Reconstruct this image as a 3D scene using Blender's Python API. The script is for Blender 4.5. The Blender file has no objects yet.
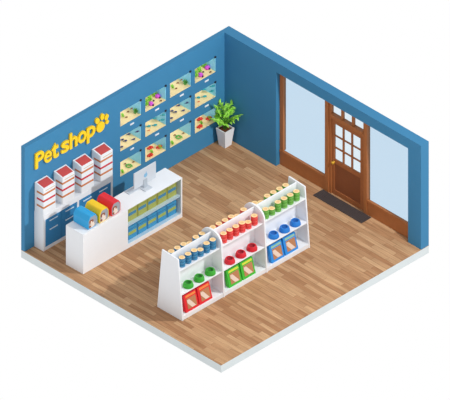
import bpy, math, random
from mathutils import Vector, Matrix

random.seed(7)
SC = bpy.context.scene
COL = SC.collection

# ------------------------------------------------------------------ camera
cam_d = bpy.data.cameras.new('camera')
cam = bpy.data.objects.new('camera', cam_d)
COL.objects.link(cam)
cam_d.type = 'ORTHO'
cam_d.ortho_scale = 10.607
cam_d.clip_end = 100
ELEV = math.atan(1 / math.sqrt(2))
back = Vector((math.cos(ELEV) / math.sqrt(2), -math.cos(ELEV) / math.sqrt(2), math.sin(ELEV)))
aim = Vector((1.847, -1.831, 0))
cam.location = aim + back * 25
cam.rotation_euler = (-back).to_track_quat('-Z', 'Y').to_euler()
SC.camera = cam

# ------------------------------------------------------------------ world: white studio ground, dimmer sky above
SKY = (0.75, 0.765, 0.79)
world = bpy.data.worlds.new('world')
SC.world = world
world.use_nodes = True
nt = world.node_tree
nt.nodes.clear()
wo = nt.nodes.new('ShaderNodeOutputWorld')
bg = nt.nodes.new('ShaderNodeBackground')
tc = nt.nodes.new('ShaderNodeTexCoord')
sx = nt.nodes.new('ShaderNodeSeparateXYZ')
cr = nt.nodes.new('ShaderNodeValToRGB')
cr.color_ramp.elements[0].position = 0.40
cr.color_ramp.elements[0].color = (1, 1, 1, 1)
cr.color_ramp.elements[1].position = 0.52
cr.color_ramp.elements[1].color = (*SKY, 1)
mr = nt.nodes.new('ShaderNodeMapRange')
mr.inputs['From Min'].default_value = -1
mr.inputs['From Max'].default_value = 1
nt.links.new(tc.outputs['Generated'], sx.inputs[0])
nt.links.new(sx.outputs['Z'], mr.inputs['Value'])
nt.links.new(mr.outputs[0], cr.inputs[0])
nt.links.new(cr.outputs[0], bg.inputs['Color'])
nt.links.new(bg.outputs[0], wo.inputs[0])

# ------------------------------------------------------------------ the one big lamp, high beyond the open front corner
LAMP_POWER = 23.5
ld = bpy.data.lights.new('studio_lamp', 'POINT')
ld.energy = LAMP_POWER
ld.shadow_soft_size = 0.12
ld.color = (0.99, 1.0, 1.0)
ld.use_nodes = True
ln = ld.node_tree
ln.nodes.clear()
lo = ln.nodes.new('ShaderNodeOutputLight')
le = ln.nodes.new('ShaderNodeEmission')
lf = ln.nodes.new('ShaderNodeLightFalloff')
lf.inputs['Strength'].default_value = 1.0
ln.links.new(lf.outputs['Constant'], le.inputs['Strength'])
ln.links.new(le.outputs[0], lo.inputs[0])
lamp = bpy.data.objects.new('studio_lamp', ld)
lamp.location = (9.7, -0.6, 7.4)
COL.objects.link(lamp)

SC.view_settings.view_transform = 'Standard'
SC.view_settings.look = 'None'
SC.view_settings.exposure = 0.0
SC.view_settings.gamma = 1.0
SC.view_settings.use_curve_mapping = False


# ------------------------------------------------------------------ materials
def lin(c):
    return tuple(((v / 255) / 12.92 if v / 255 <= 0.04045 else ((v / 255 + 0.055) / 1.055) ** 2.4) for v in c)


_M = {}


def mat(name, rgb, rough=0.55, var=0.05, scale=14.0, metal=0.0, spec=0.3):
    """Principled surface whose base colour wanders a little with noise; rgb is the surface's own colour in sRGB 0..255."""
    if name in _M:
        return _M[name]
    m = bpy.data.materials.new(name)
    m.use_nodes = True
    t = m.node_tree
    p = t.nodes['Principled BSDF']
    p.inputs['Roughness'].default_value = rough
    p.inputs['Metallic'].default_value = metal
    p.inputs['Specular IOR Level'].default_value = spec
    c = lin(rgb)
    n = t.nodes.new('ShaderNodeTexNoise')
    n.inputs['Scale'].default_value = scale
    n.inputs['Detail'].default_value = 3
    tcn = t.nodes.new('ShaderNodeTexCoord')
    t.links.new(tcn.outputs['Object'], n.inputs['Vector'])
    mx = t.nodes.new('ShaderNodeMix')
    mx.data_type = 'RGBA'
    mx.inputs[6].default_value = (*[v * (1 - var) for v in c], 1)
    mx.inputs[7].default_value = (*[min(1, v * (1 + var)) for v in c], 1)
    t.links.new(n.outputs['Fac'], mx.inputs[0])
    t.links.new(mx.outputs[2], p.inputs['Base Color'])
    _M[name] = m
    return m


def glass(name, tint, gloss=0.04):
    m = bpy.data.materials.new(name)
    m.use_nodes = True
    t = m.node_tree
    t.nodes.clear()
    o = t.nodes.new('ShaderNodeOutputMaterial')
    tr = t.nodes.new('ShaderNodeBsdfTransparent')
    tr.inputs[0].default_value = (*tint, 1)
    gl = t.nodes.new('ShaderNodeBsdfGlossy')
    gl.inputs['Roughness'].default_value = 0.15
    mx = t.nodes.new('ShaderNodeMixShader')
    mx.inputs[0].default_value = gloss
    t.links.new(tr.outputs[0], mx.inputs[1])
    t.links.new(gl.outputs[0], mx.inputs[2])
    t.links.new(mx.outputs[0], o.inputs[0])
    return m


def wood_floor():
    m = bpy.data.materials.new('plank_floor')
    m.use_nodes = True
    t = m.node_tree
    p = t.nodes['Principled BSDF']
    p.inputs['Roughness'].default_value = 0.6
    p.inputs['Specular IOR Level'].default_value = 0.2
    tcn = t.nodes.new('ShaderNodeTexCoord')
    br = t.nodes.new('ShaderNodeTexBrick')
    br.inputs['Scale'].default_value = 1.0
    br.inputs['Brick Width'].default_value = 1.25
    br.inputs['Row Height'].default_value = 0.125
    br.inputs['Mortar Size'].default_value = 0.0035
    br.inputs['Mortar Smooth'].default_value = 0.3
    br.inputs['Bias'].default_value = -0.05
    br.offset = 0.37
    br.offset_frequency = 2
    br.squash = 0.8
    br.squash_frequency = 3
    br.inputs['Color1'].default_value = (*lin(WOOD_A), 1)
    br.inputs['Color2'].default_value = (*lin(WOOD_B), 1)
    br.inputs['Mortar'].default_value = (*lin(WOOD_M), 1)
    t.links.new(tcn.outputs['Object'], br.inputs['Vector'])
    mp = t.nodes.new('ShaderNodeMapping')
    mp.inputs['Scale'].default_value = (1.1, 13.0, 1.0)
    t.links.new(tcn.outputs['Object'], mp.inputs['Vector'])
    n = t.nodes.new('ShaderNodeTexNoise')
    n.inputs['Scale'].default_value = 1.6
    n.inputs['Detail'].default_value = 5
    t.links.new(mp.outputs[0], n.inputs['Vector'])
    r = t.nodes.new('ShaderNodeValToRGB')
    r.color_ramp.elements[0].position = 0.3
    r.color_ramp.elements[0].color = (0.80, 0.78, 0.76, 1)
    r.color_ramp.elements[1].position = 0.72
    r.color_ramp.elements[1].color = (1.18, 1.18, 1.18, 1)
    t.links.new(n.outputs['Fac'], r.inputs[0])
    mx = t.nodes.new('ShaderNodeMix')
    mx.data_type = 'RGBA'
    mx.blend_type = 'MULTIPLY'
    mx.inputs[0].default_value = 1.0
    t.links.new(br.outputs['Color'], mx.inputs[6])
    t.links.new(r.outputs[0], mx.inputs[7])
    t.links.new(mx.outputs[2], p.inputs['Base Color'])
    return m


WOOD_A = (198, 158, 118)
WOOD_B = (164, 118, 82)
WOOD_M = (138, 98, 68)

M_FLOOR = wood_floor()
M_SLAB = mat('slab_concrete', (216, 222, 222), 0.8, 0.06, 3)
M_WALL = mat('blue_wall_paint', (60, 129, 171), 0.7, 0.03, 3)
M_WHITE = mat('white_laminate', (240, 241, 243), 0.5, 0.015, 6)
M_BLUE = mat('blue_laminate', (54, 134, 186), 0.5, 0.03, 6)
M_HANDLE = mat('pale_handle', (214, 232, 242), 0.3, 0.02)
M_FRAME = mat('brown_wood_frame', (172, 106, 60), 0.5, 0.12, 9)
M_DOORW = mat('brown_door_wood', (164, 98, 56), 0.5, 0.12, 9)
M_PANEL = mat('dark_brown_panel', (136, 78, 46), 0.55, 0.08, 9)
M_GLASS = glass('pale_blue_glass', (0.765, 0.865, 0.945), 0.02)
M_DGLASS = glass('clear_pane_glass', (0.87, 0.935, 0.975), 0.02)
M_CGLASS = glass('display_glass', (0.86, 0.93, 0.965), 0.04)
M_TGLASS = glass('tank_glass', (0.995, 1.0, 1.0), 0.02)
M_BRASS = mat('brass', (226, 178, 60), 0.3, 0.05, 10, 0.3)
M_MAT = mat('doormat_rubber', (74, 64, 62), 0.9, 0.1, 40)
M_YELLOW = mat('sign_yellow', (255, 210, 40), 0.5, 0.02)
M_REDLAB = mat('red_lid_label', (204, 80, 78), 0.6, 0.06)
M_ORST = mat('tan_orange_band', (204, 124, 70), 0.6, 0.04)
M_RDST = mat('red_band', (204, 50, 62), 0.6, 0.04)
M_BEIGE = mat('beige_slot', (216, 190, 150), 0.6, 0.04)
M_CREAM = mat('cream_lid', (250, 214, 156), 0.5, 0.05, 30)
M_CREAM2 = mat('cream_lid_disc', (236, 190, 132), 0.5, 0.05, 30)
M_POT = mat('white_ceramic', (240, 240, 242), 0.35, 0.01)
M_SOIL = mat('brown_soil', (104, 62, 38), 0.9, 0.25, 60)
M_STEM = mat('plant_stem', (86, 150, 50), 0.6, 0.08)
M_LEAF = mat('leaf_green', (178, 238, 92), 0.5, 0.16, 9)
M_SAND = mat('sand', (255, 224, 166), 0.9, 0.06, 30)
M_TANKB = mat('tank_blue_side', (150, 226, 255), 0.4, 0.06, 5)
M_BLACK = mat('black_plastic', (36, 36, 44), 0.5, 0.05)
M_ALU = mat('pale_grey_metal', (206, 212, 219), 0.35, 0.015, 5)
M_ALU2 = mat('grey_metal', (176, 184, 192), 0.35, 0.03, 5)
M_LOGO = mat('light_blue_mark', (130, 184, 218), 0.4, 0.03)


# ------------------------------------------------------------------ mesh helpers (all in world metres; build() makes them local to the parent)
class MB:
    def __init__(s):
        s.v, s.f, s.mi = [], [], []

    def add(s, verts, faces, mi=0):
        b = len(s.v)
        s.v += [tuple(v) for v in verts]
        s.f += [tuple(b + i for i in f) for f in faces]
        s.mi += [mi] * len(faces)
        return s

    def box(s, x0, x1, y0, y1, z0, z1, mi=0):
        v = [(x, y, z) for z in (z0, z1) for y in (y0, y1) for x in (x0, x1)]
        f = [(0, 2, 3, 1), (4, 5, 7, 6), (0, 1, 5, 4), (2, 6, 7, 3), (0, 4, 6, 2), (1, 3, 7, 5)]
        return s.add(v, f, mi)

    def hexa(s, bottom, top, mi=0):
        """two quads (counter-clockwise from above)"""
        return s.add(list(bottom) + list(top), [(3, 2, 1, 0), (4, 5, 6, 7), (0, 1, 5, 4), (1, 2, 6, 5), (2, 3, 7, 6), (3, 0, 4, 7)], mi)

    def prism_y(s, poly, y0, y1, mi=0):
        """poly: (x, z) outline, extruded along y"""
        n = len(poly)
        v = [(x, y0, z) for x, z in poly] + [(x, y1, z) for x, z in poly]
        f = [tuple(range(n)), tuple(range(2 * n - 1, n - 1, -1))]
        f += [(i, n + i, n + (i + 1) % n, (i + 1) % n) for i in range(n)]
        return s.add(v, f, mi)

    def prism_x(s, poly, x0, x1, mi=0):
        """poly: (y, z) outline, extruded along x"""
        n = len(poly)
        v = [(x0, y, z) for y, z in poly] + [(x1, y, z) for y, z in poly]
        f = [tuple(range(n - 1, -1, -1)), tuple(range(n, 2 * n))]
        f += [(i, (i + 1) % n, n + (i + 1) % n, n + i) for i in range(n)]
        return s.add(v, f, mi)

    def lathe(s, cx, cy, prof, n=24, mi=0, cap0=True, cap1=True):
        """prof: list of (radius, z)"""
        v, f = [], []
        for r, z in prof:
            for k in range(n):
                a = 2 * math.pi * k / n
                v.append((cx + r * math.cos(a), cy + r * math.sin(a), z))
        for j in range(len(prof) - 1):
            for k in range(n):
                k2 = (k + 1) % n
                f.append((j * n + k, j * n + k2, (j + 1) * n + k2, (j + 1) * n + k))
        if cap0:
            f.append(tuple(range(n - 1, -1, -1)))
        if cap1:
            b = (len(prof) - 1) * n
            f.append(tuple(b + k for k in range(n)))
        return s.add(v, f, mi)

    def ball(s, c, r, n=10, m=7, rot=None, mi=0):
        """ellipsoid of radii r (3) about c"""
        v, f = [], []
        for j in range(m + 1):
            th = math.pi * j / m
            for k in range(n):
                ph = 2 * math.pi * k / n
                p = Vector((r[0] * math.sin(th) * math.cos(ph), r[1] * math.sin(th) * math.sin(ph), r[2] * math.cos(th)))
                if rot is not None:
                    p = rot @ p
                v.append(Vector(c) + p)
        for j in range(m):
            for k in range(n):
                k2 = (k + 1) % n
                f.append((j * n + k, (j + 1) * n + k, (j + 1) * n + k2, j * n + k2))
        return s.add(v, f, mi)

    def tube(s, pts, rads, n=8, mi=0):
        v, f = [], []
        pts = [Vector(p) for p in pts]
        for i, p in enumerate(pts):
            d = (pts[min(i + 1, len(pts) - 1)] - pts[max(i - 1, 0)]).normalized()
            u = d.cross(Vector((0.13, 0.31, 0.94))).normalized()
            w = d.cross(u)
            r = rads[i] if isinstance(rads, (list, tuple)) else rads
            for k in range(n):
                a = 2 * math.pi * k / n
                v.append(p + u * (r * math.cos(a)) + w * (r * math.sin(a)))
        for i in range(len(pts) - 1):
            for k in range(n):
                k2 = (k + 1) % n
                f.append((i * n + k, i * n + k2, (i + 1) * n + k2, (i + 1) * n + k))
        f.append(tuple(range(n - 1, -1, -1)))
        b = (len(pts) - 1) * n
        f.append(tuple(b + k for k in range(n)))
        return s.add(v, f, mi)

    def build(s, name, mats, parent=None, origin=None, smooth=False, bevel=0.0, label=None):
        if not isinstance(mats, (list, tuple)):
            mats = [mats]
        if origin is None:
            origin = WO[parent.name] if parent is not None else (0, 0, 0)
        o0 = Vector(origin)
        me = bpy.data.meshes.new(name)
        me.from_pydata([Vector(v) - o0 for v in s.v], [], s.f)
        for m in mats:
            me.materials.append(m)
        for p, k in zip(me.polygons, s.mi):
            p.material_index = k
            p.use_smooth = smooth
        me.update()
        o = bpy.data.objects.new(name, me)
        COL.objects.link(o)
        if parent is not None:
            o.parent = parent
        else:
            o.location = o0
        if bevel:
            b = o.modifiers.new('bevel', 'BEVEL')
            b.width = bevel
            b.segments = 2
            b.limit_method = 'ANGLE'
        WO[o.name] = tuple(o0)
        if label:
            o['label'] = label
        return o


WO = {}


def tag(o, label, cat, group=None, kind=None):
    o['label'] = label
    o['category'] = cat
    if group:
        o['group'] = group
    if kind:
        o['kind'] = kind
    return o


def thing(name, loc, label=None, cat=None, group=None, kind=None):
    o = bpy.data.objects.new(name, None)
    o.empty_display_size = 0.1
    o.location = loc
    COL.objects.link(o)
    WO[o.name] = tuple(loc)
    if label:
        o['label'] = label
    if cat:
        o['category'] = cat
    if group:
        o['group'] = group
    if kind:
        o['kind'] = kind
    return o


def struct(o):
    o['kind'] = 'structure'
    return o


def dup(root, loc, label=None, group=None):
    def cp(o, parent):
        c = o.copy()
        COL.objects.link(c)
        c.parent = parent
        for ch in list(o.children):
            cp(ch, c)
        return c
    r = cp(root, None)
    r.location = loc
    WO[r.name] = tuple(loc)
    if label:
        r['label'] = label
    if group:
        r['group'] = group
    return r


def swap_materials(root, table):
    """give this copy's parts their own mesh data with other materials"""
    for o in [root] + list(root.children_recursive):
        if o.type == 'MESH' and any(m.name in table for m in o.data.materials):
            o.data = o.data.copy()
            for i, m in enumerate(o.data.materials):
                if m.name in table:
                    o.data.materials[i] = table[m.name]


def grid_wall(us, vs, hole, w0, w1, put):
    """A wall with rectangular holes: us, vs cut positions; hole(i,j) True where open; put(u, v, w) -> point."""
    mb = MB()
    nu, nv = len(us) - 1, len(vs) - 1
    solid = lambda i, j: 0 <= i < nu and 0 <= j < nv and not hole(i, j)
    for i in range(nu):
        for j in range(nv):
            if not solid(i, j):
                continue
            a, b, c, d = us[i], us[i + 1], vs[j], vs[j + 1]
            for w in (w0, w1):
                mb.add([put(a, c, w), put(b, c, w), put(b, d, w), put(a, d, w)], [(0, 1, 2, 3)])
            for (di, dj, p, q) in ((-1, 0, (a, c), (a, d)), (1, 0, (b, c), (b, d)), (0, -1, (a, c), (b, c)), (0, 1, (a, d), (b, d))):
                if not solid(i + di, j + dj):
                    mb.add([put(*p, w0), put(*q, w0), put(*q, w1), put(*p, w1)], [(0, 1, 2, 3)])
    return mb


# ------------------------------------------------------------------ the room: floor slab and two walls
XE, YE, H = 6.55, -6.665, 3.0
TL, TR = 0.115, 0.26
fl = MB()
fl.box(-TL, XE, YE, TR, -0.22, -0.012, 1)
fl.box(-TL, XE, YE, TR, -0.012, 0.0, 0)
struct(fl.build('floor', [M_FLOOR, M_SLAB]))

TANK_Y = [-3.473, -2.64, -1.815, -0.985]
TANK_W, TANK_H = 0.69, 0.42
TANK_Z = [2.012, 1.291, 0.568]
ys = [YE]
for y in TANK_Y:
    ys += [y, y + TANK_W]
ys.append(0.0)
zs = [0.0]
for z in sorted(TANK_Z):
    zs += [z, z + TANK_H]
zs.append(H)
gw = grid_wall(ys, zs, lambda i, j: i % 2 == 1 and j % 2 == 1, 0.0, -TL, lambda u, v, w: (w, u, v))
struct(gw.build('wall_left', M_WALL))

OX0, OX1, OZ = 1.717, 6.117, 2.71
gw = grid_wall([-TL, OX0, OX1, XE], [0.0, OZ, H], lambda i, j: i == 1 and j == 0, 0.0, TR, lambda u, v, w: (u, w, v))
struct(gw.build('wall_back', M_WALL))

# ------------------------------------------------------------------ shop front: two windows and the door
FY, FB = 0.115, 0.215
PX = [1.722, 3.245, 3.43, 4.50, 4.645, 6.112]     # left window, post, door leaf, post, right window


def shop_window(name, x0, x1, left_trim, right_trim):
    r = thing(name, (x0, FY, 0), kind='structure')
    f = MB()
    if left_trim:
        f.box(x0, x0 + 0.115, FY, FB, 0.43, OZ)
    if right_trim:
        f.box(x1 - 0.1, x1, FY, FB, 0.43, OZ)
    f.box(x0, x1, FY, FB, 2.62, OZ)
    f.build('window_frame', M_FRAME, r, bevel=0.006)
    b = MB()
    b.box(x0, x1, FY, FB, 0.002, 0.36)
    b.box(x0, x1, FY - 0.012, 0.175, 0.36, 0.425)
    b.build('window_sill', M_FRAME, r, bevel=0.006)
    a0 = x0 + (0.115 if left_trim else 0)
    a1 = x1 - (0.1 if right_trim else 0)
    MB().box(a0, a1, 0.165, 0.172, 0.425, 2.62).build('glass_pane', M_GLASS, r)
    return r


shop_window('window_1', PX[0], PX[1], True, False)
shop_window('window_2', PX[4], PX[5], False, True)

d = thing('door_1', (PX[2], FY, 0), kind='structure')
fr = MB()
fr.box(PX[1], PX[2] - 0.07, FY - 0.02, FB, 0.002, OZ)
fr.box(PX[2] - 0.07, PX[2], FY + 0.01, FB, 0.002, OZ)
fr.box(PX[3] + 0.05, PX[4], FY - 0.02, FB, 0.002, OZ)
fr.box(PX[3], PX[3] + 0.05, FY + 0.01, FB, 0.002, OZ)
fr.box(PX[2], PX[3], FY - 0.02, FB, 2.25, 2.31)
fr.box(PX[2], PX[3], FY + 0.01, FB, 2.17, 2.25)
fr.box(PX[2], PX[3], FY, FB, 2.66, OZ)
tw = (PX[3] - PX[2]) / 3
for k in (1, 2):
    fr.box(PX[2] + k * tw - 0.03, PX[2] + k * tw + 0.03, FY + 0.01, FB - 0.02, 2.31, 2.66)
fr.build('door_frame', M_FRAME, d, bevel=0.005)
for k in range(3):
    MB().box(PX[2] + k * tw + 0.03 * (k > 0), PX[2] + (k + 1) * tw - 0.03 * (k < 2), 0.165, 0.171, 2.31, 2.66).build('transom_pane', M_DGLASS, d)
LY = 0.15
GX0, GX1, GZ0, GZ1 = PX[2] + 0.085, PX[3] - 0.125, 1.02, 2.05
leaf = MB()
leaf.box(PX[2], GX0, LY, LY + 0.045, 0.01, 2.17)
leaf.box(GX1, PX[3], LY, LY + 0.045, 0.01, 2.17)
leaf.box(GX0, GX1, LY, LY + 0.045, GZ1, 2.17)
leaf.box(GX0, GX1, LY, LY + 0.045, 0.90, GZ0)
leaf.box(GX0, GX1, LY, LY + 0.045, 0.01, 0.14)
gw_, gh_ = (GX1 - GX0) / 3, (GZ1 - GZ0) / 3
for k in (1, 2):
    leaf.box(GX0 + k * gw_ - 0.022, GX0 + k * gw_ + 0.022, LY, LY + 0.04, GZ0, GZ1)
for j in (1, 2):
    for k in range(3):
        leaf.box(GX0 + k * gw_ + 0.022 * (k > 0), GX0 + (k + 1) * gw_ - 0.022 * (k < 2), LY + 0.002, LY + 0.038, GZ0 + j * gh_ - 0.016, GZ0 + j * gh_ + 0.016)
lf_ = leaf.build('door_leaf', M_DOORW, d, bevel=0.004)
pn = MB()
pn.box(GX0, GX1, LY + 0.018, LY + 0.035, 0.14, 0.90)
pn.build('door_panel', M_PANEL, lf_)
for j in range(3):
    for k in range(3):
        MB().box(GX0 + k * gw_ + 0.022 * (k > 0), GX0 + (k + 1) * gw_ - 0.022 * (k < 2), LY + 0.018, LY + 0.023,
                 GZ0 + j * gh_ + 0.016 * (j > 0), GZ0 + (j + 1) * gh_ - 0.016 * (j < 2)).build('door_pane', M_DGLASS, lf_)
kn = MB()
kc = (PX[2] + 0.07, LY - 0.045, 0.93)
kn.ball(kc, (0.042, 0.03, 0.042), 14, 9)
kn.tube([(kc[0], LY, kc[2]), (kc[0], LY - 0.03, kc[2])], 0.015, 10)
kn.tube([(kc[0], LY + 0.001, kc[2]), (kc[0], LY - 0.006, kc[2])], 0.036, 16)
kn.build('door_knob', M_BRASS, lf_, smooth=True)

# doormat
dm = MB()
dm.box(3.18, 4.80, -0.235, 0.092, 0.001, 0.014)
for k in range(7):
    y = -0.225 + k * 0.048
    dm.box(3.20, 4.78, y, y + 0.026, 0.014, 0.021)
tag(dm.build('doormat', M_MAT, origin=(3.99, -0.07, 0)), 'dark ribbed doormat lying in front of the brown door', 'doormat')

# ------------------------------------------------------------------ sign
sg = thing('shop_sign', (0.0, -5.0, 2.24), 'raised yellow Pet shop lettering with paw print on blue wall', 'sign')


def letter(ch, y0, y1, z0, z1):
    cu = bpy.data.curves.new('letter', 'FONT')
    cu.body = ch
    cu.size = 1.0
    cu.offset = 0.012 if ch == 'e' else 0.022
    cu.extrude = 0.02
    to = bpy.data.objects.new('letter', cu)
    COL.objects.link(to)
    bpy.context.view_layer.update()
    me = bpy.data.meshes.new_from_object(to.evaluated_get(bpy.context.evaluated_depsgraph_get()))
    bpy.data.objects.remove(to)
    xs = [v.co.x for v in me.vertices]
    zz = [v.co.y for v in me.vertices]
    ax, bx, az, bz = min(xs), max(xs), min(zz), max(zz)
    o0 = Vector(WO[sg.name])
    for v in me.vertices:
        y = y0 + (v.co.x - ax) / (bx - ax) * (y1 - y0)
        z = z0 + (v.co.y - az) / (bz - az) * (z1 - z0)
        x = 0.004 + (v.co.z + 0.02)
        v.co = Vector((x, y, z)) - o0
    me.materials.clear()
    me.materials.append(M_YELLOW)
    o = bpy.data.objects.new('letter', me)
    COL.objects.link(o)
    o.parent = sg
    return o


def py(px):
    return (px - 224.5) / 30.0


BL, XH, CH = 2.225, 0.325, 0.45
for ch, a, b, z0, z1 in (('P', 34.2, 43.0, BL, BL + CH), ('e', 43.2, 50.6, BL, BL + XH), ('t', 50.6, 57.6, BL, BL + 0.43),
                         ('s', 60.2, 68.2, BL, BL + XH), ('h', 68.6, 76.4, BL, BL + CH), ('o', 76.8, 85.4, BL, BL + XH),
                         ('p', 85.7, 94.2, BL - 0.12, BL + XH)):
    letter(ch, py(a), py(b), z0, z1)
pw = MB()


def oval(mb, px, pyy, ry, rz, tilt=0.0):
    y = py(px)
    z = (136.3 + (224.5 - px) * 0.5773 - pyy) / 34.64
    pts = []
    for k in range(20):
        a = 2 * math.pi * k / 20
        u, w = ry * math.cos(a), rz * math.sin(a)
        pts.append((y + u * math.cos(tilt) - w * math.sin(tilt), z + u * math.sin(tilt) + w * math.cos(tilt)))
    mb.prism_x(pts, 0.004, 0.046)


oval(pw, 99.4, 126.2, 0.135, 0.145, 0.2)
oval(pw, 96.2, 120.3, 0.066, 0.088, 0.35)
oval(pw, 101.2, 116.2, 0.066, 0.092, 0.1)
oval(pw, 105.4, 116.4, 0.062, 0.080, -0.3)
oval(pw, 106.0, 121.3, 0.056, 0.056, -0.3)
pw.build('paw_print', M_YELLOW, sg)

# ------------------------------------------------------------------ recessed tanks, each open at the top behind the wall
ROWN = ['top row', 'middle row', 'bottom row']
COLN = ['nearest the shop sign', 'second from the shop sign', 'third from the shop sign', 'nearest the corner plant']
TD = 0.45
TANK_FILL = 0.7


def make_tank():
    r = thing('pet_tank', (0, 0, 0), 'x', 'tank', 'sand-floored tanks set into the blue wall')
    W, Ht = TANK_W - 0.002, TANK_H - 0.002
    a = 0.001
    MB().box(-TD, -0.003, a, W, a, 0.02).build('sand_bed', M_SAND, r)
    t = MB()
    t.box(-TD - 0.008, -TD, a, W, a, Ht)
    t.box(-TD, -0.003, a, a + 0.008, 0.02, Ht)
    t.build('tank_glass', M_TGLASS, r)
    MB().box(-TD, -0.003, W - 0.012, W, 0.02, Ht).build('side_panel', M_TANKB, r)
    MB().box(-0.012, -0.008, a + 0.012, W - 0.012, 0.02, Ht).build('front_glass', M_TGLASS, r)
    c = MB()
    c.box(0.001, 0.024, W - 0.048, W + 0.004, Ht - 0.004, Ht + 0.042)
    c.build('hinge_block', M_BLACK, r, bevel=0.004)
    # unseen fill light added above the open top to brighten the sand
    hl = bpy.data.lights.new('tank_fill_light', 'AREA')
    hl.shape = 'RECTANGLE'
    hl.size, hl.size_y = 0.34, 0.6
    hl.energy = TANK_FILL
    ho = bpy.data.objects.new('tank_fill_light', hl)
    COL.objects.link(ho)
    ho.parent = r
    ho.location = (-0.25, W / 2, Ht + 0.08)
    return r


proto_tank = make_tank()


def make_tag():
    m = MB()
    m.box(0.001, 0.012, -0.062, 0.062, 0.0, 0.04)
    return tag(m.build('price_tag', M_WHITE), 'x', 'price tag', 'white price tags below the tanks')


proto_tag = make_tag()
first = True
DESC = {}
kinds = [['plain green tufts', 'magenta shelters', 'plain green tufts', 'magenta shelters'],
         ['navy fish', 'teal fish', 'navy fish', 'teal fish'],
         ['a green coil', 'red clumps', 'a green coil', 'red clumps']]
for j in range(3):
    for i in range(4):
        lab = '%s wall tank %s, holding %s on sand' % (ROWN[j].split()[0], COLN[i], kinds[j][i])
        loc = (0, TANK_Y[i], TANK_Z[j])
        if i == 0 and j == 0:
            proto_tank.location = loc
            proto_tank['label'] = lab
            t = proto_tank
        else:
            t = dup(proto_tank, loc, lab)
        if j < 2:
            tl = 'small white price tag under the %s wall tank %s' % (ROWN[j].split()[0], COLN[i])
            tl_loc = (0, TANK_Y[i] + 0.385, TANK_Z[j] - 0.125)
            if i == 0 and j == 0:
                proto_tag.location = tl_loc
                proto_tag['label'] = tl
            else:
                dup(proto_tag, tl_loc, tl)


# --- what lives in them; coordinates u (along the wall), v (up) as seen on the front pane, turned into a place in the tank
def spot(i, j, u, v, lift=0.0):
    dd = min(v - 0.02, TANK_W - 0.07 - u, TD - 0.06)
    dd = max(dd, 0.04)
    h = max(v - dd, 0.02)
    return (-dd, TANK_Y[i] + u + dd, TANK_Z[j] + h + lift)


def fish_mesh(name, m, L):
    b = MB()
    b.ball((0, 0, 0), (L * 0.22, L * 0.5, L * 0.26), 12, 8)
    b.add([(0, -L * 0.42, 0.0), (0.004, -L * 0.75, L * 0.22), (0.004, -L * 0.75, -L * 0.22), (-0.004, -L * 0.75, L * 0.22), (-0.004, -L * 0.75, -L * 0.22)],
          [(0, 1, 2), (0, 4, 3), (1, 3, 4, 2), (0, 3, 1), (0, 2, 4)])
    b.add([(0, L * 0.1, L * 0.22), (0, -L * 0.2, L * 0.4), (0, -L * 0.25, L * 0.18), (0.006, -L * 0.1, L * 0.2)], [(0, 1, 2), (0, 3, 1), (1, 3, 2), (0, 2, 3)])
    return b.build(name, m, smooth=True)


def tuft_mesh(name, m, R, Hh, n=16, seed=1):
    rr = random.Random(seed)
    b = MB()
    for k in range(n):
        a = rr.uniform(0, 6.283)
        R2, h2 = R * rr.uniform(0.5, 1), Hh * rr.uniform(0.6, 1)
        dx, dy = math.cos(a), math.sin(a)
        w = 0.016
        p0 = Vector((dx * 0.01, dy * 0.01, 0))
        p1 = Vector((dx * R2 * 0.55, dy * R2 * 0.55, h2 * 0.75))
        p2 = Vector((dx * R2, dy * R2, h2 * rr.uniform(0.6, 1.0)))
        s_ = Vector((-dy, dx, 0)) * w
        up = Vector((0, 0, 0.004))
        b.add([p0 - s_ * 0.5, p0 + s_ * 0.5, p1 + s_, p2, p1 - s_, p0 - s_ * 0.5 - up, p0 + s_ * 0.5 - up, p1 + s_ - up, p2 - up, p1 - s_ - up],
              [(0, 1, 2, 4), (4, 2, 3), (6, 5, 9, 7), (7, 9, 8), (0, 4, 9, 5), (1, 6, 7, 2), (2, 7, 8, 3), (3, 8, 9, 4)])
    return b.build(name, m)


def clump_mesh(name, m, R, n=7, seed=3):
    rr = random.Random(seed)
    b = MB()
    for k in range(n):
        a = 6.283 * k / n
        q = R * rr.uniform(0.3, 0.75)
        r2 = R * rr.uniform(0.28, 0.42)
        b.ball((math.cos(a) * q, math.sin(a) * q * 1.3, r2 * 0.9), (r2, r2, r2), 8, 6)
        b.tube([(0, 0, 0.0), (math.cos(a) * q, math.sin(a) * q * 1.3, r2)], 0.008, 6)
    return b.build(name, m, smooth=True)


M_NAVY = mat('navy_scales', (44, 52, 110), 0.4, 0.1)
M_TEAL = mat('teal_scales', (40, 160, 170), 0.4, 0.15, 20)
M_TUFT = mat('tank_plant_green', (150, 214, 70), 0.6, 0.2, 20)
M_TUFT2 = mat('tank_plant_dark', (84, 160, 62), 0.6, 0.2, 20)
M_BROWN = mat('brown_stone', (150, 104, 66), 0.8, 0.2, 20)
M_MAG = mat('magenta_ceramic', (214, 84, 204), 0.5, 0.1)
M_CORAL = mat('red_clump', (222, 60, 44), 0.6, 0.1)
M_COIL = mat('green_coil_skin', (104, 182, 76), 0.5, 0.2, 40)
M_ORNG = mat('orange_scales', (226, 120, 60), 0.4, 0.1)


def rowcol(i, j):
    return '%s wall tank %s' % (ROWN[j].split()[0], COLN[i])


ORD = ['lowest', 'second lowest', 'third from the bottom', 'fourth from the bottom', 'fifth from the bottom', 'topmost']
pr = {}


def place(kind, maker, i, j, u, v, lab, cat, group, lift=0.0, rot=0.0):
    if kind not in pr:
        o = maker()
        pr[kind] = o
    else:
        o = dup(pr[kind], (0, 0, 0))
    o.location = spot(i, j, u, v, lift)
    o.rotation_euler = (0, 0, rot)
    tag(o, lab, cat, group)
    return o


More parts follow.
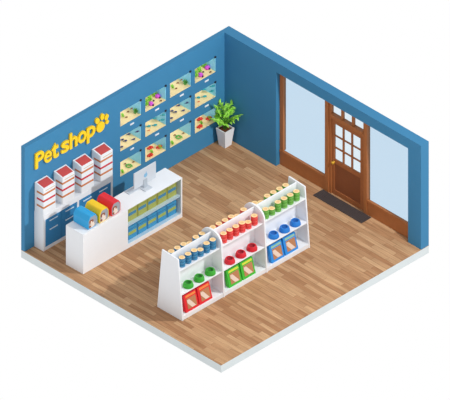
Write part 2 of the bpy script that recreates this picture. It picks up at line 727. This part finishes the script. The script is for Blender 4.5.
for i in (0, 2):
    T = rowcol(i, 0)
    place('tuft_small', lambda: tuft_mesh('tank_plant', M_TUFT, 0.07, 0.10, 14, 2), i, 0, 0.09, 0.24, 'smaller green leafy tuft in the %s' % T, 'plant', 'leafy tufts in the tanks')
    place('tuft_big', lambda: tuft_mesh('tank_plant', M_TUFT2, 0.10, 0.14, 22, 4), i, 0, 0.50, 0.13, 'larger green leafy tuft in the %s' % T.replace(' wall', ''), 'plant', 'leafy tufts in the tanks')
    for (u, v, w) in ((0.26, 0.30, 'farther'), (0.21, 0.165, 'nearer'), (0.38, 0.33, 'farthest')):
        place('stone', lambda: clump_mesh('tank_stone', M_BROWN, 0.036, 4, 8), i, 0, u, v, '%s brown stone on sand in the %s' % (w, T), 'stone', 'brown stones in the tanks')
for i in (1, 3):
    T = rowcol(i, 0)
    for k, (u, v) in enumerate(((0.02, 0.27), (0.12, 0.34), (0.24, 0.38), (0.36, 0.41), (0.16, 0.26), (0.30, 0.33), (0.03, 0.18))):
        place('tuft_mid', lambda: tuft_mesh('tank_plant', M_TUFT, 0.085, 0.10, 18, 6), i, 0, u, v,
              '%s green tuft around shelters, %s' % (['first', 'second', 'third', 'fourth', 'fifth', 'sixth', 'seventh'][k], T), 'plant', 'leafy tufts in the tanks', rot=k)
    for (u, v, w) in ((0.19, 0.13, 'lower'), (0.41, 0.24, 'upper')):
        def shelter():
            r = thing('tank_shelter', (0, 0, 0), 'x', 'shelter')
            prof = [(0.064, 0), (0.064, 0.028), (0.054, 0.054), (0.032, 0.072), (0.012, 0.078)]
            MB().lathe(0, 0, prof, 18).build('shelter_dome', M_MAG, r, smooth=True)
            b = MB()
            b.prism_x([(-0.022, 0.001), (0.022, 0.001), (0.022, 0.022), (0.012, 0.036), (-0.012, 0.036), (-0.022, 0.022)], 0.06, 0.078)
            b.ball((0.0, 0.085, 0.07), (0.024, 0.03, 0.024), 8, 6)
            b.build('dark_opening', M_BLACK, r)
            return r
        place('shelter', shelter, i, 0, u, v, '%s magenta domed shelter in the %s' % (w, T), 'shelter', 'magenta shelters in the tanks')
    place('stone', None, i, 0, 0.52, 0.07, 'small brown stone on bare sand in the %s' % T, 'stone', 'brown stones in the tanks')
NAVY = [(0.03, 0.09), (0.43, 0.11), (0.16, 0.20), (0.05, 0.29), (0.55, 0.27), (0.27, 0.335)]
TEAL = [(0.33, 0.16), (0.57, 0.19), (0.12, 0.235), (0.60, 0.32), (0.30, 0.37)]
NORD = ['lowest', 'second lowest', 'third lowest', 'fourth lowest', 'second highest', 'highest']
for i in (0, 2):
    T = rowcol(i, 1)
    for k, (u, v) in enumerate(NAVY):
        place('navy', lambda: fish_mesh('navy_fish', M_NAVY, 0.085), i, 1, u + 0.02, v, '%s navy fish in the %s' % (NORD[k], T), 'fish', 'navy fish in the wall tanks', 0.03, -0.3)
for i in (1, 3):
    T = rowcol(i, 1)
    for k, (u, v) in enumerate(TEAL):
        place('teal', lambda: fish_mesh('teal_fish', M_TEAL, 0.105), i, 1, u, v, '%s teal fish in the %s' % (['lowest', 'second lowest', 'third lowest', 'second highest', 'highest'][k], T), 'fish', 'teal fish in the wall tanks', 0.03, -0.5)
    place('orange', lambda: fish_mesh('orange_fish', M_ORNG, 0.06), i, 1, 0.13, 0.12, 'tiny orange fish below the teal ones in the %s' % T.replace(' wall', ''), 'fish', 'orange fish in the wall tanks', 0.02, -0.3)
for i in (0, 2):
    T = rowcol(i, 2)

    def coil():
        b = MB()
        pts, rs = [], []
        for k in range(34):
            a = 0.5 + k * 0.30
            R = 0.085 - 0.0012 * k
            pts.append((math.cos(a) * R, math.sin(a) * R, 0.012 + 0.0008 * k))
            rs.append(0.004 + 0.010 * min(1, k / 8) + (0.004 if k > 31 else 0))
        b.tube(pts, rs, 8)
        b.ball((pts[-1][0], pts[-1][1], pts[-1][2] + 0.004), (0.02, 0.018, 0.012), 8, 6)
        return b.build('green_coil', M_COIL, smooth=True)
    place('coil', coil, i, 2, 0.29, 0.15, 'green coiled creature lying on sand in the %s' % T, 'reptile', 'green coils in the wall tanks')
    place('tuft_small', None, i, 2, 0.08, 0.07, 'small green tuft at the front of the %s' % T, 'plant', 'leafy tufts in the tanks')
    place('stone', None, i, 2, 0.44, 0.20, 'farther brown stone on sand in the %s' % T, 'stone', 'brown stones in the tanks')
    place('stone', None, i, 2, 0.16, 0.29, 'nearer brown stone on sand in the %s' % T, 'stone', 'brown stones in the tanks')
for i in (1, 3):
    T = rowcol(i, 2)
    for (u, v, w) in ((0.17, 0.32, 'highest'), (0.47, 0.20, 'middle'), (0.17, 0.11, 'lowest')):
        place('coral', lambda: clump_mesh('red_clump', M_CORAL, 0.075, 7, 3), i, 2, u, v, '%s red rounded clump on sand in the %s' % (w, T.replace(' wall', '')), 'coral', 'red clumps in the wall tanks')
    for (u, v, w) in ((0.50, 0.155, 'farther'), (0.22, 0.16, 'nearer')):
        place('tuft_small', None, i, 2, u, v, '%s green tuft beside a red clump in the %s' % (w, T.replace(' wall', '')), 'plant', 'leafy tufts in the tanks')

# ------------------------------------------------------------------ drawer cabinet against the left wall
CX1, CY0, CY1, CZ = 0.312, -6.345, -4.035, 1.03
cb = thing('drawer_cabinet', (0.16, (CY0 + CY1) / 2, 0), 'white low cabinet with blue drawers standing along the blue sign wall', 'cabinet')
b = MB()
b.box(0.006, CX1 - 0.022, CY0, CY1, 0.001, CZ - 0.0)
fy = 0.062
mid = (CY0 + CY1) / 2
for a0, a1 in ((CY0, CY0 + fy), (mid - fy / 2, mid + fy / 2), (CY1 - fy, CY1)):
    b.box(CX1 - 0.022, CX1, a0, a1, 0.001, CZ)
for a0, a1 in ((CY0 + fy, mid - fy / 2), (mid + fy / 2, CY1 - fy)):
    b.box(CX1 - 0.022, CX1, a0, a1, 0.001, 0.092)
    b.box(CX1 - 0.022, CX1, a0, a1, 0.885, CZ)
b.build('cabinet_body', M_WHITE, cb)
for a0, a1 in ((CY0 + fy, mid - fy / 2), (mid + fy / 2, CY1 - fy)):
    hw = (a1 - a0) / 2
    for k in (0, 1):
        y0, y1 = a0 + k * hw, a0 + (k + 1) * hw
        for (z0, z1, nm) in ((0.095, 0.628, 'door'), (0.632, 0.882, 'drawer')):
            dr = MB().box(CX1 - 0.021, CX1 - 0.006, y0 + 0.003, y1 - 0.003, z0, z1).build(nm, M_BLUE, cb)
            zh = z1 - 0.095
            h = MB()
            h.box(CX1 + 0.006, CX1 + 0.018, (y0 + y1) / 2 - 0.135, (y0 + y1) / 2 + 0.135, zh, zh + 0.024)
            for s_ in (-0.12, 0.11):
                h.box(CX1 - 0.007, CX1 + 0.007, (y0 + y1) / 2 + s_, (y0 + y1) / 2 + s_ + 0.012, zh + 0.004, zh + 0.02)
            h.build('handle', M_HANDLE, dr)

# stacks of white boxes on the cabinet
BH = 0.191
BX0, BX1, BW = 0.012, 0.308, 0.405
RISE = 0.062   # the topmost box has a lid sloping down to the front


def make_box(band, top, slot):
    r = thing('storage_box', ((BX0 + BX1) / 2, BW / 2, 0), 'x', 'box', 'white boxes stacked on the drawer cabinet')
    rise = RISE if top else 0.0
    MB().hexa([(BX0, 0, 0.001), (BX1, 0, 0.001), (BX1, BW, 0.001), (BX0, BW, 0.001)],
              [(BX0, 0, BH - 0.001 + rise), (BX1, 0, BH - 0.001), (BX1, BW, BH - 0.001), (BX0, BW, BH - 0.001 + rise)]).build('box_body', M_WHITE, r, bevel=0.004)
    if band is not None:
        s = MB()
        s.box(BX0 + 0.075, BX1 + 0.004, -0.004, 0.0, 0.002, 0.052)
        s.box(BX1, BX1 + 0.004, 0.0, BW - 0.012, 0.002, 0.052)
        s.build('colour_band', band, r)
    if top:
        zl = lambda x: BH - 0.001 + RISE * (BX1 - x) / (BX1 - BX0)
        xa, xb, ya, yb = BX0 + 0.04, BX1 - 0.025, 0.04, BW - 0.03
        MB().hexa([(xa, ya, zl(xa) - 0.001), (xb, ya, zl(xb) - 0.001), (xb, yb, zl(xb) - 0.001), (xa, yb, zl(xa) - 0.001)],
                  [(xa, ya, zl(xa) + 0.003), (xb, ya, zl(xb) + 0.003), (xb, yb, zl(xb) + 0.003), (xa, yb, zl(xa) + 0.003)]).build('lid_label', M_REDLAB, r)
    if slot:
        MB().box(BX1, BX1 + 0.003, 0.07, BW - 0.03, 0.105, 0.125).build('label_slot', M_BEIGE, r)
    return r


STK = ['first stack from the wall end', 'second stack from the wall end', 'third stack from the wall end', 'last stack beside the wall tanks']
STK = ['stack farthest from the tanks', 'second stack below the sign', 'third stack below the sign', 'stack closest to the tanks']
protos = [make_box(None, False, False), make_box(M_ORST, False, False), make_box(M_RDST, False, False), make_box(M_ORST, True, True)]
LV = ['plain white box at the bottom of the %s', 'white box with tan band, second up in the %s', 'white box with red band in the %s', 'white box with red lid panel topping the %s']
for i in range(4):
    y0 = CY0 + 0.002 + i * 0.6345
    for k in range(4):
        loc = ((BX0 + BX1) / 2, y0 + BW / 2, CZ + k * BH)
        lab = LV[k] % STK[i]
        if i == 0:
            protos[k].location = loc
            protos[k]['label'] = lab
        else:
            dup(protos[k], loc, lab)

# ------------------------------------------------------------------ long white counter with glazed display
KX0, KX1, KY0, KY1, KZ = 1.053, 1.63, -6.343, -3.035, 1.14
WY0, WY1 = -4.845, -3.085
ct = thing('shop_counter', ((KX0 + KX1) / 2, (KY0 + KY1) / 2, 0), 'long white sales counter with glazed display end, carrying a monitor', 'counter')
b = MB()
b.box(KX0, KX1, KY0, WY0, 0.001, KZ - 0.03)
b.box(KX0, KX0 + 0.04, WY0, KY1, 0.001, KZ - 0.03)
b.box(KX0 + 0.04, KX1, WY0, KY1, 0.001, 0.12)
b.box(KX0 + 0.04, KX1, WY1, KY1, 0.12, KZ - 0.03)
b.build('counter_body', M_WHITE, ct, bevel=0.005)
MB().box(KX0, KX1, KY0, KY1, KZ - 0.03, KZ).build('counter_top', M_WHITE, ct, bevel=0.006)
MB().box(KX0 + 0.04, KX1 - 0.025, WY0, WY1, 0.60, 0.648).build('display_shelf', M_WHITE, ct)
MB().box(KX1 - 0.014, KX1 - 0.006, WY0, WY1, 0.12, KZ - 0.03).build('glass_pane', M_CGLASS, ct, label='pale blue glass front')


def make_pack(body, lab_m, name, h, lz, dark):
    r = thing(name, (0, 0, 0), 'x', 'pack')
    w, dpt = 0.316, 0.30
    MB().box(-dpt, 0, -w / 2, w / 2, 0.001, h).build('pack_body', body, r, bevel=0.012)
    l_ = MB()
    l_.box(0.0, 0.004, -0.13, 0.13, lz, lz + 0.085)
    l_.build('pack_label', lab_m, r)
    if dark is not None:
        s = MB()
        s.box(0.0, 0.003, -w / 2 + 0.01, -w / 2 + 0.035, 0.03, h - 0.03)
        s.box(0.0, 0.003, -0.13, 0.13, h - 0.07, h - 0.055)
        s.build('dark_stripe', dark, r)
    return r


M_OLIVE = mat('olive_carton', (226, 208, 104), 0.6, 0.05)
M_OLIVED = mat('olive_stripe', (190, 172, 78), 0.6, 0.05)
M_BLC = mat('sky_blue_carton', (70, 176, 220), 0.6, 0.05)
M_BLCD = mat('deep_blue_stripe', (48, 136, 186), 0.6, 0.05)
M_LBLUE = mat('blue_pack_label', (92, 160, 196), 0.6, 0.05)
M_LYEL = mat('yellow_pack_label', (222, 216, 104), 0.6, 0.05)
NTH = ['first', 'second', 'third', 'fourth', 'fifth']
p1 = make_pack(M_OLIVE, M_LBLUE, 'food_carton', 0.385, 0.165, M_OLIVED)
p2 = make_pack(M_BLC, M_LYEL, 'food_carton', 0.36, 0.14, M_BLCD)
for k in range(5):
    y = -4.605 + k * 0.330
    for p, z, cn, grp in ((p1, 0.648, 'olive carton with blue label, %s from the carriers, upper display shelf', 'olive cartons on the upper display shelf'),
                          (p2, 0.12, 'blue carton with yellow label, %s from the carriers, under the olive ones', 'blue cartons at the bottom of the display')):
        if k == 0:
            p.location = (1.53, y, z)
            p['label'] = cn % NTH[k]
            p['group'] = grp
        else:
            dup(p, (1.53, y, z), cn % NTH[k])

# ------------------------------------------------------------------ pet carriers
M_CB = mat('carrier_blue', (50, 166, 222), 0.4, 0.03)
M_CY = mat('carrier_yellow', (250, 206, 44), 0.4, 0.03)
M_CR = mat('carrier_red', (228, 46, 56), 0.4, 0.03)
M_CG = mat('carrier_front_grey', (160, 164, 172), 0.5, 0.1, 30)
M_FURW = mat('puppy_white_fur', (240, 222, 206), 0.8, 0.06, 40)
M_FURB = mat('puppy_brown_fur', (150, 82, 48), 0.8, 0.15, 40)


def make_carrier(m):
    L, w, h = 0.49, 0.315, 0.355
    r = thing('pet_carrier', (0, 0, 0), 'x', 'pet carrier', 'pet carriers on the counter')
    poly = [(0.02, 0.001), (w - 0.05, 0.001), (w, 0.05), (w, 0.25), (w - 0.045, h - 0.02), (w - 0.07, h), (0.085, h), (0.06, h - 0.012), (0.0, 0.24), (0.0, 0.02)]
    MB().prism_x(poly, -L, 0.0).build('carrier_shell', m, r, bevel=0.01)
    cy_, cz_ = w / 2, h / 2
    inner = [(cy_ + (y - cy_) * 0.84, cz_ + (z - cz_) * 0.86) for y, z in poly]
    fp = MB().prism_x(inner, 0.0, 0.005).build('front_panel', M_CG, r)
    # puppy picture on the front panel
    a = MB()

    def el(mb, y, z, ry, rz, x1):
        pts = [(y + ry * math.cos(2 * math.pi * k / 16), z + rz * math.sin(2 * math.pi * k / 16)) for k in range(16)]
        mb.prism_x(pts, 0.005, x1)
    el(a, 0.13, 0.085, 0.085, 0.055, 0.008)
    el(a, 0.105, 0.19, 0.05, 0.055, 0.0085)
    el(a, 0.15, 0.13, 0.05, 0.06, 0.0082)
    a.build('puppy_picture', M_FURW, fp)
    for q in ((0.065, 0.20, 0.022, 0.045, 0.010), (0.155, 0.205, 0.02, 0.042, 0.010), (0.11, 0.235, 0.045, 0.018, 0.0095), (0.065, 0.075, 0.03, 0.03, 0.010)):
        c = MB()
        el(c, *q)
        c.build('brown_fur_patch', M_FURB, fp)
    return r


for k, (m, cn, y) in enumerate(((M_CB, 'bright blue pet carrier at the end of the white counter, puppy on front', -6.13),
                                (M_CY, 'yellow pet carrier between the blue and red ones, puppy on front', -5.75),
                                (M_CR, 'red pet carrier on the white counter, puppy on front', -5.355))):
    c = make_carrier(m)
    c.location = (1.578, y, KZ)
    c['label'] = cn

# ------------------------------------------------------------------ monitor, seen from behind
mo = thing('monitor', (1.33, -3.95, KZ), 'pale grey flat computer monitor standing on the counter, back turned', 'monitor')
MB().box(1.275, 1.305, -4.315, -3.585, 1.255, 1.718).build('screen', M_ALU, mo, bevel=0.01)
MB().box(1.272, 1.2755, -4.30, -3.60, 1.33, 1.705).build('display_panel', M_BLACK, mo)
s = MB()
s.hexa([(1.30, -4.01, 1.165), (1.32, -4.01, 1.165), (1.32, -3.89, 1.165), (1.30, -3.89, 1.165)],
       [(1.304, -4.01, 1.40), (1.315, -4.01, 1.40), (1.315, -3.89, 1.40), (1.304, -3.89, 1.40)])
s.build('stand_neck', M_ALU2, mo)
MB().box(1.22, 1.44, -4.07, -3.83, KZ + 0.001, KZ + 0.026).build('stand_foot', M_ALU, mo, bevel=0.008)
g = MB()
gy, gz = -3.93, 1.50


def disc(mb, y, z, ry, rz, x0, x1, n=20, a0=0.0, a1=6.2832):
    pts = [(y + ry * math.cos(a0 + (a1 - a0) * k / n), z + rz * math.sin(a0 + (a1 - a0) * k / n)) for k in range(n)]
    mb.prism_x(pts, x0, x1)


disc(g, gy - 0.018, gz, 0.042, 0.055, 1.304, 1.309)
disc(g, gy + 0.016, gz + 0.002, 0.034, 0.053, 1.304, 1.3085)
disc(g, gy + 0.012, gz + 0.075, 0.012, 0.022, 1.304, 1.309)
g.build('back_logo', M_LOGO, mo)

kb = MB()
kb.box(1.10, 1.25, -4.42, -3.98, KZ + 0.001, KZ + 0.018)
for q in range(4):
    for w in range(12):
        kb.box(1.108 + q * 0.035, 1.137 + q * 0.035, -4.412 + w * 0.0357, -4.382 + w * 0.0357, KZ + 0.018, KZ + 0.023)
tag(kb.build('keyboard', M_ALU, origin=(1.175, -4.2, KZ)), 'thin pale grey keyboard lying behind the turned monitor on the counter', 'keyboard')

# ------------------------------------------------------------------ display gondola
GX = 4.22
GY = [-6.045, -4.643, -3.218, -1.785]
gd = thing('display_gondola', (GX, (GY[0] + GY[3]) / 2, 0), 'long white double-sided shelving unit standing free on the plank floor', 'shelving')
Tn = 0.022


def arch(y):
    half = []
    base, s15, top = 0.42, 0.335, 1.755
    half.append((base, 0.001))
    half.append((s15, 1.46))
    for k in range(1, 9):
        a = k / 8 * math.pi / 2
        half.append((s15 * math.cos(a) ** 0.9 if k < 8 else 0.0, 1.46 + (top - 1.46) * math.sin(a)))
    poly = [(GX + x, z) for x, z in half] + [(GX - x, z) for x, z in half[-2::-1]]
    MB().prism_y(poly, y - Tn, y + Tn).build('divider_panel', M_WHITE, gd)


def endp(y, s):
    poly = [(GX - 0.42, 0.001), (GX + 0.42, 0.001), (GX + 0.27, 1.70), (GX - 0.265, 1.73)]
    MB().prism_y(poly, min(y, y + s * 0.04), max(y, y + s * 0.04)).build('end_panel', M_WHITE, gd, bevel=0.004)


endp(GY[0], 1)
endp(GY[3], -1)
arch(GY[1])
arch(GY[2])
SZ = [0.12, 0.72, 1.375]


def halfw(z):
    return 0.42 - 0.0885 * z - 0.004


SEG = [(GY[0] + 0.04, GY[1] - Tn), (GY[1] + Tn, GY[2] - Tn), (GY[2] + Tn, GY[3] - 0.04)]
for y0, y1 in SEG:
    MB().box(GX - 0.018, GX + 0.018, y0, y1, 0.001, 1.70).build('centre_panel', M_WHITE, gd)
    for side in (1, -1):
        for z in SZ:
            x0, x1 = sorted((GX + side * 0.018, GX + side * halfw(z)))
            th = 0.117 if z == 0.12 else 0.035
            MB().box(x0, x1, y0, y1, z - th, z).build('shelf', M_WHITE, gd, bevel=0.003)

# cans
CR, CP = 0.084, 0.0815


def make_can(name, m, m2):
    r = thing(name, (0, 0, 0), 'x', 'can')
    prof = [(CR * 0.97, 0.001), (CR, 0.006), (CR, 0.022), (CR * 0.965, 0.028), (CR * 0.965, 0.036), (CR, 0.042), (CR, 0.068), (CR * 0.98, 0.0785), (CR * 0.93, 0.0788)]
    MB().lathe(0, 0, prof, 24).build('can_body', m, r, smooth=False)
    MB().lathe(0, 0, [(CR * 0.972, 0.026), (CR * 0.98, 0.032), (CR * 0.972, 0.038)], 24).build('pale_band', m2, r)
    l_ = MB()
    l_.lathe(0, 0, [(CR * 0.93, 0.0785), (CR * 0.93, 0.0802)], 24, 0)
    l_.lathe(0, 0, [(CR * 0.5, 0.0802), (CR * 0.48, 0.0808)], 16, 1, cap0=False)
    l_.build('can_lid', [M_CREAM, M_CREAM2], r)
    return r


CAN = [('blue', mat('can_blue', (46, 122, 164), 0.45, 0.05), mat('can_blue_band', (112, 174, 206), 0.45, 0.05), 3),
       ('red', mat('can_red', (222, 58, 56), 0.45, 0.05), mat('can_red_band', (242, 124, 114), 0.45, 0.05), 4),
       ('green', mat('can_green', (96, 164, 62), 0.45, 0.05), mat('can_green_band', (154, 204, 116), 0.45, 0.05), 1)]
YS0 = [-5.82, -4.433, -3.03]
STN = ['first', 'second', 'third', 'fourth', 'fifth', 'sixth']
LVN = ['bottom', 'middle', 'top']
for bi, (cn, m, m2, short) in enumerate(CAN):
    base = make_can('pet_food_can', m, m2)
    used = False
    for side, sn in ((1, 'pet bowl side'), (-1, 'counter side')):
        for k in range(6):
            n = 2 if k == short else 3
            for q in range(n):
                loc = (GX + side * 0.178, YS0[bi] + k * 0.2052, SZ[2] + q * CP)
                lv = 'top' if q == n - 1 else LVN[q]
                lab = '%s cream-lidded can, %s one in the %s stack from the open floor end, %s' % (cn, lv, STN[k], sn)
                lab = '%s can on the %s, %s of the %s stack counting towards the door' % (cn, sn, lv, STN[k])
                if not used:
                    base.location = loc
                    o = base
                    used = True
                else:
                    o = dup(base, loc)
                o['label'] = lab
                o['group'] = '%s cans stacked on the top shelf' % cn

# bowls
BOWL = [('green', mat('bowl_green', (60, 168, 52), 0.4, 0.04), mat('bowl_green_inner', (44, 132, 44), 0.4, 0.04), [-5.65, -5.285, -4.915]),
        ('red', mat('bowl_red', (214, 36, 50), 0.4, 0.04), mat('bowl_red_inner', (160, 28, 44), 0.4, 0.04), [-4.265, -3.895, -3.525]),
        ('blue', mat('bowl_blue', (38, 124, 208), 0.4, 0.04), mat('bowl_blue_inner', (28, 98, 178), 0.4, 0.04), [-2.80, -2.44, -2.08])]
BW3 = ['farthest from the door', 'middle one of its colour', 'nearest the door']
for cn, m, m2, yy in BOWL:
    base = None
    for k, y in enumerate(yy):
        lab = 'shallow %s pet bowl on the middle shelf, %s' % (cn, BW3[k])
        loc = (4.437, y, SZ[1])
        if base is None:
            base = thing('pet_bowl', (0, 0, 0), lab, 'bowl', '%s pet bowls on the middle shelf' % cn)
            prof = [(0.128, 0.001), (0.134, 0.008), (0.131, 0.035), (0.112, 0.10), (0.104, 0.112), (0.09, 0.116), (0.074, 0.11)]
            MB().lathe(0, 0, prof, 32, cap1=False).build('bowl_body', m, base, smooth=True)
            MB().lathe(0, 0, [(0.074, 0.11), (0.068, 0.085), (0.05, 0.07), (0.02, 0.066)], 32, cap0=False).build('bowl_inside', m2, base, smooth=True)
            base.location = loc
        else:
            dup(base, loc, lab)

# leaning food bags with windows
M_KIB = mat('brown_kibble', (186, 128, 88), 0.8, 0.15, 60)
M_SHINE = mat('printed_shine', (232, 208, 190), 0.5, 0.04)
BAG = [('red', mat('bag_red', (226, 40, 48), 0.45, 0.04), mat('bag_red_band', (240, 140, 70), 0.5, 0.1, 40), [(-5.865, -5.455), (-5.415, -4.955)]),
       ('green', mat('bag_green', (68, 186, 56), 0.45, 0.04), mat('bag_green_band', (214, 220, 70), 0.5, 0.1, 40), [(-4.43, -4.02), (-3.975, -3.515)]),
       ('blue', mat('bag_blue', (44, 142, 222), 0.45, 0.04), mat('bag_blue_band', (150, 196, 170), 0.5, 0.1, 40), [(-3.01, -2.60), (-2.555, -2.095)])]


def make_bag(m, mb_, w):
    r = thing('pet_food_bag', (0, 0, 0), 'x', 'food bag')
    h, lean, th = 0.43, 0.115, 0.115
    # local: front bottom edge at x = 0, leaning back towards -x
    P = lambda y, z, off=0.0: (-lean * z / h + off, y, z)
    b = MB()
    b.hexa([(-th, 0, 0.002), (0, 0, 0.002), (0, w, 0.002), (-th, w, 0.002)],
           [(-lean - th * 0.8, 0.008, h), (-lean, 0.008, h), (-lean, w - 0.008, h), (-lean - th * 0.8, w - 0.008, h)])
    b.build('bag_body', m, r, bevel=0.01)

    def plate(name, mt, poly, off, parent=r):
        n = len(poly)
        v = [P(y, z, off) for y, z in poly] + [P(y, z, off - 0.006) for y, z in poly]
        f = [tuple(range(n)), tuple(range(2 * n - 1, n - 1, -1))] + [(i, n + i, n + (i + 1) % n, (i + 1) % n) for i in range(n)]
        q = MB().add(v, f)
        return q.build(name, mt, parent)
    wn = plate('bag_window', M_KIB, [(0.08, 0.065), (w - 0.055, 0.065), (w - 0.055, 0.325), (0.08, 0.325)], 0.005)
    plate('printed_shine_stripe', M_SHINE, [(w - 0.22, 0.075), (w - 0.09, 0.075), (0.17, 0.29), (0.09, 0.29), (0.09, 0.22)], 0.008, wn)  # shine on the window drawn as a pale stripe, like print
    plate('top_band', mb_, [(0.06, 0.355), (w - 0.04, 0.355), (w - 0.05, 0.405), (0.07, 0.405)], 0.005)
    return r


for cn, m, mb_, spans in BAG:
    base = None
    for k, (a0, a1) in enumerate(spans):
        lab = '%s pet food bag with kibble window on the bottom shelf, %s the door' % (cn, ['farther from', 'nearer to'][k])
        loc = (4.594, a0, SZ[0])
        if base is None:
            base = make_bag(m, mb_, a1 - a0 + 0.02)
            base.location = loc
            o = base
        else:
            o = dup(base, loc)
        o['label'] = lab
        o['group'] = '%s food bags on the bottom shelf' % cn

# ------------------------------------------------------------------ potted plant in the corner
PC = (0.255, -0.235)
pt = thing('potted_plant', (PC[0], PC[1], 0), 'leafy bright green plant in a tapered square white pot in the corner', 'plant')
hb, ht, ph = 0.105, 0.155, 0.49
b = MB()


def sq(h_, z):
    return [(PC[0] - h_, PC[1] - h_, z), (PC[0] + h_, PC[1] - h_, z), (PC[0] + h_, PC[1] + h_, z), (PC[0] - h_, PC[1] + h_, z)]


v = sq(hb, 0.001) + sq(ht, ph) + sq(ht - 0.022, ph) + sq(ht - 0.03, ph - 0.06)
f = [(3, 2, 1, 0)]
for L in range(3):
    for k in range(4):
        k2 = (k + 1) % 4
        f.append((L * 4 + k, L * 4 + k2, L * 4 + 4 + k2, L * 4 + 4 + k))
f.append((12, 13, 14, 15))
b.add(v, f)
b.build('pot', M_POT, pt)
v = sq(ht - 0.031, ph - 0.055) + sq(ht - 0.028, ph - 0.025)
MB().hexa(v[:4], v[4:]).build('soil', M_SOIL, pt)
st = MB()
lv = MB()
rr = random.Random(11)


def clampw(p):
    p = Vector(p)
    p.x = max(p.x, 0.03)
    p.y = min(p.y, -0.03)
    return p


def leafblade(base, tip, wd, up):
    base, tip = Vector(base), Vector(tip)
    dvec = tip - base
    side = dvec.cross(Vector((0, 0, 1)))
    if side.length < 1e-4:
        side = Vector((1, 0, 0))
    side.normalize()
    n = 5
    rows = []
    prof = [0.12, 0.8, 1.0, 0.72, 0.35, 0.02]
    for k in range(n + 1):
        t = k / n
        c = base + dvec * t + Vector((0, 0, up * math.sin(t * math.pi)))
        fold = Vector((0, 0, wd * 0.25 * prof[k]))
        rows.append([clampw(c - side * wd * prof[k] + fold), clampw(c), clampw(c + side * wd * prof[k] + fold)])
    vs = [p for r_ in rows for p in r_]
    fs = []
    for k in range(n):
        for q in range(2):
            a = k * 3 + q
            fs.append((a, a + 1, a + 4, a + 3))
    lv.add(vs, fs)


top0 = Vector((PC[0], PC[1], ph - 0.03))
ends = []
for k in range(13):
    a = 2 * math.pi * k / 13 + rr.uniform(-0.15, 0.15)
    tier = k % 3
    R = [0.20, 0.30, 0.17][tier] * rr.uniform(0.9, 1.1)
    hz = [0.62, 0.40, 0.26][tier] * rr.uniform(0.92, 1.08)
    e = clampw(top0 + Vector((math.cos(a) * R, math.sin(a) * R, hz)))
    m_ = clampw(top0 + Vector((math.cos(a) * R * 0.35, math.sin(a) * R * 0.35, hz * 0.6)))
    st.tube([top0 + Vector((math.cos(a) * 0.02, math.sin(a) * 0.02, -0.02)), m_, e], [0.011, 0.008, 0.004], 6)
    ends.append((m_, e, a))
e = top0 + Vector((0, 0, 0.66))
st.tube([top0, top0 + Vector((0, 0, 0.4)), e], [0.016, 0.01, 0.005], 6)
ends.append((top0 + Vector((0, 0, 0.4)), e, 0.5))
for m_, e, a in ends:
    dv = (e - m_)
    leafblade(e - dv * 0.1, e + dv.normalized() * 0.17 + Vector((math.cos(a) * 0.04, math.sin(a) * 0.04, 0.0)), 0.042, 0.02)
    for k in range(5):
        t = 0.25 + k * 0.17
        p = m_ + dv * t
        for sgn in (-1, 1):
            aa = a + sgn * rr.uniform(0.7, 1.3)
            L = 0.15 * rr.uniform(0.8, 1.15)
            leafblade(p, p + Vector((math.cos(aa) * L, math.sin(aa) * L, rr.uniform(-0.03, 0.07))), 0.034, 0.018)
for k in range(16):
    a = 2 * math.pi * k / 16
    p = top0 + Vector((0, 0, 0.10 + 0.1 * rr.random()))
    leafblade(p, p + Vector((math.cos(a) * 0.12, math.sin(a) * 0.12, 0.08)), 0.034, 0.01)
st.build('stem', M_STEM, pt, smooth=True)
fo = lv.build('foliage', M_LEAF, pt, smooth=False)
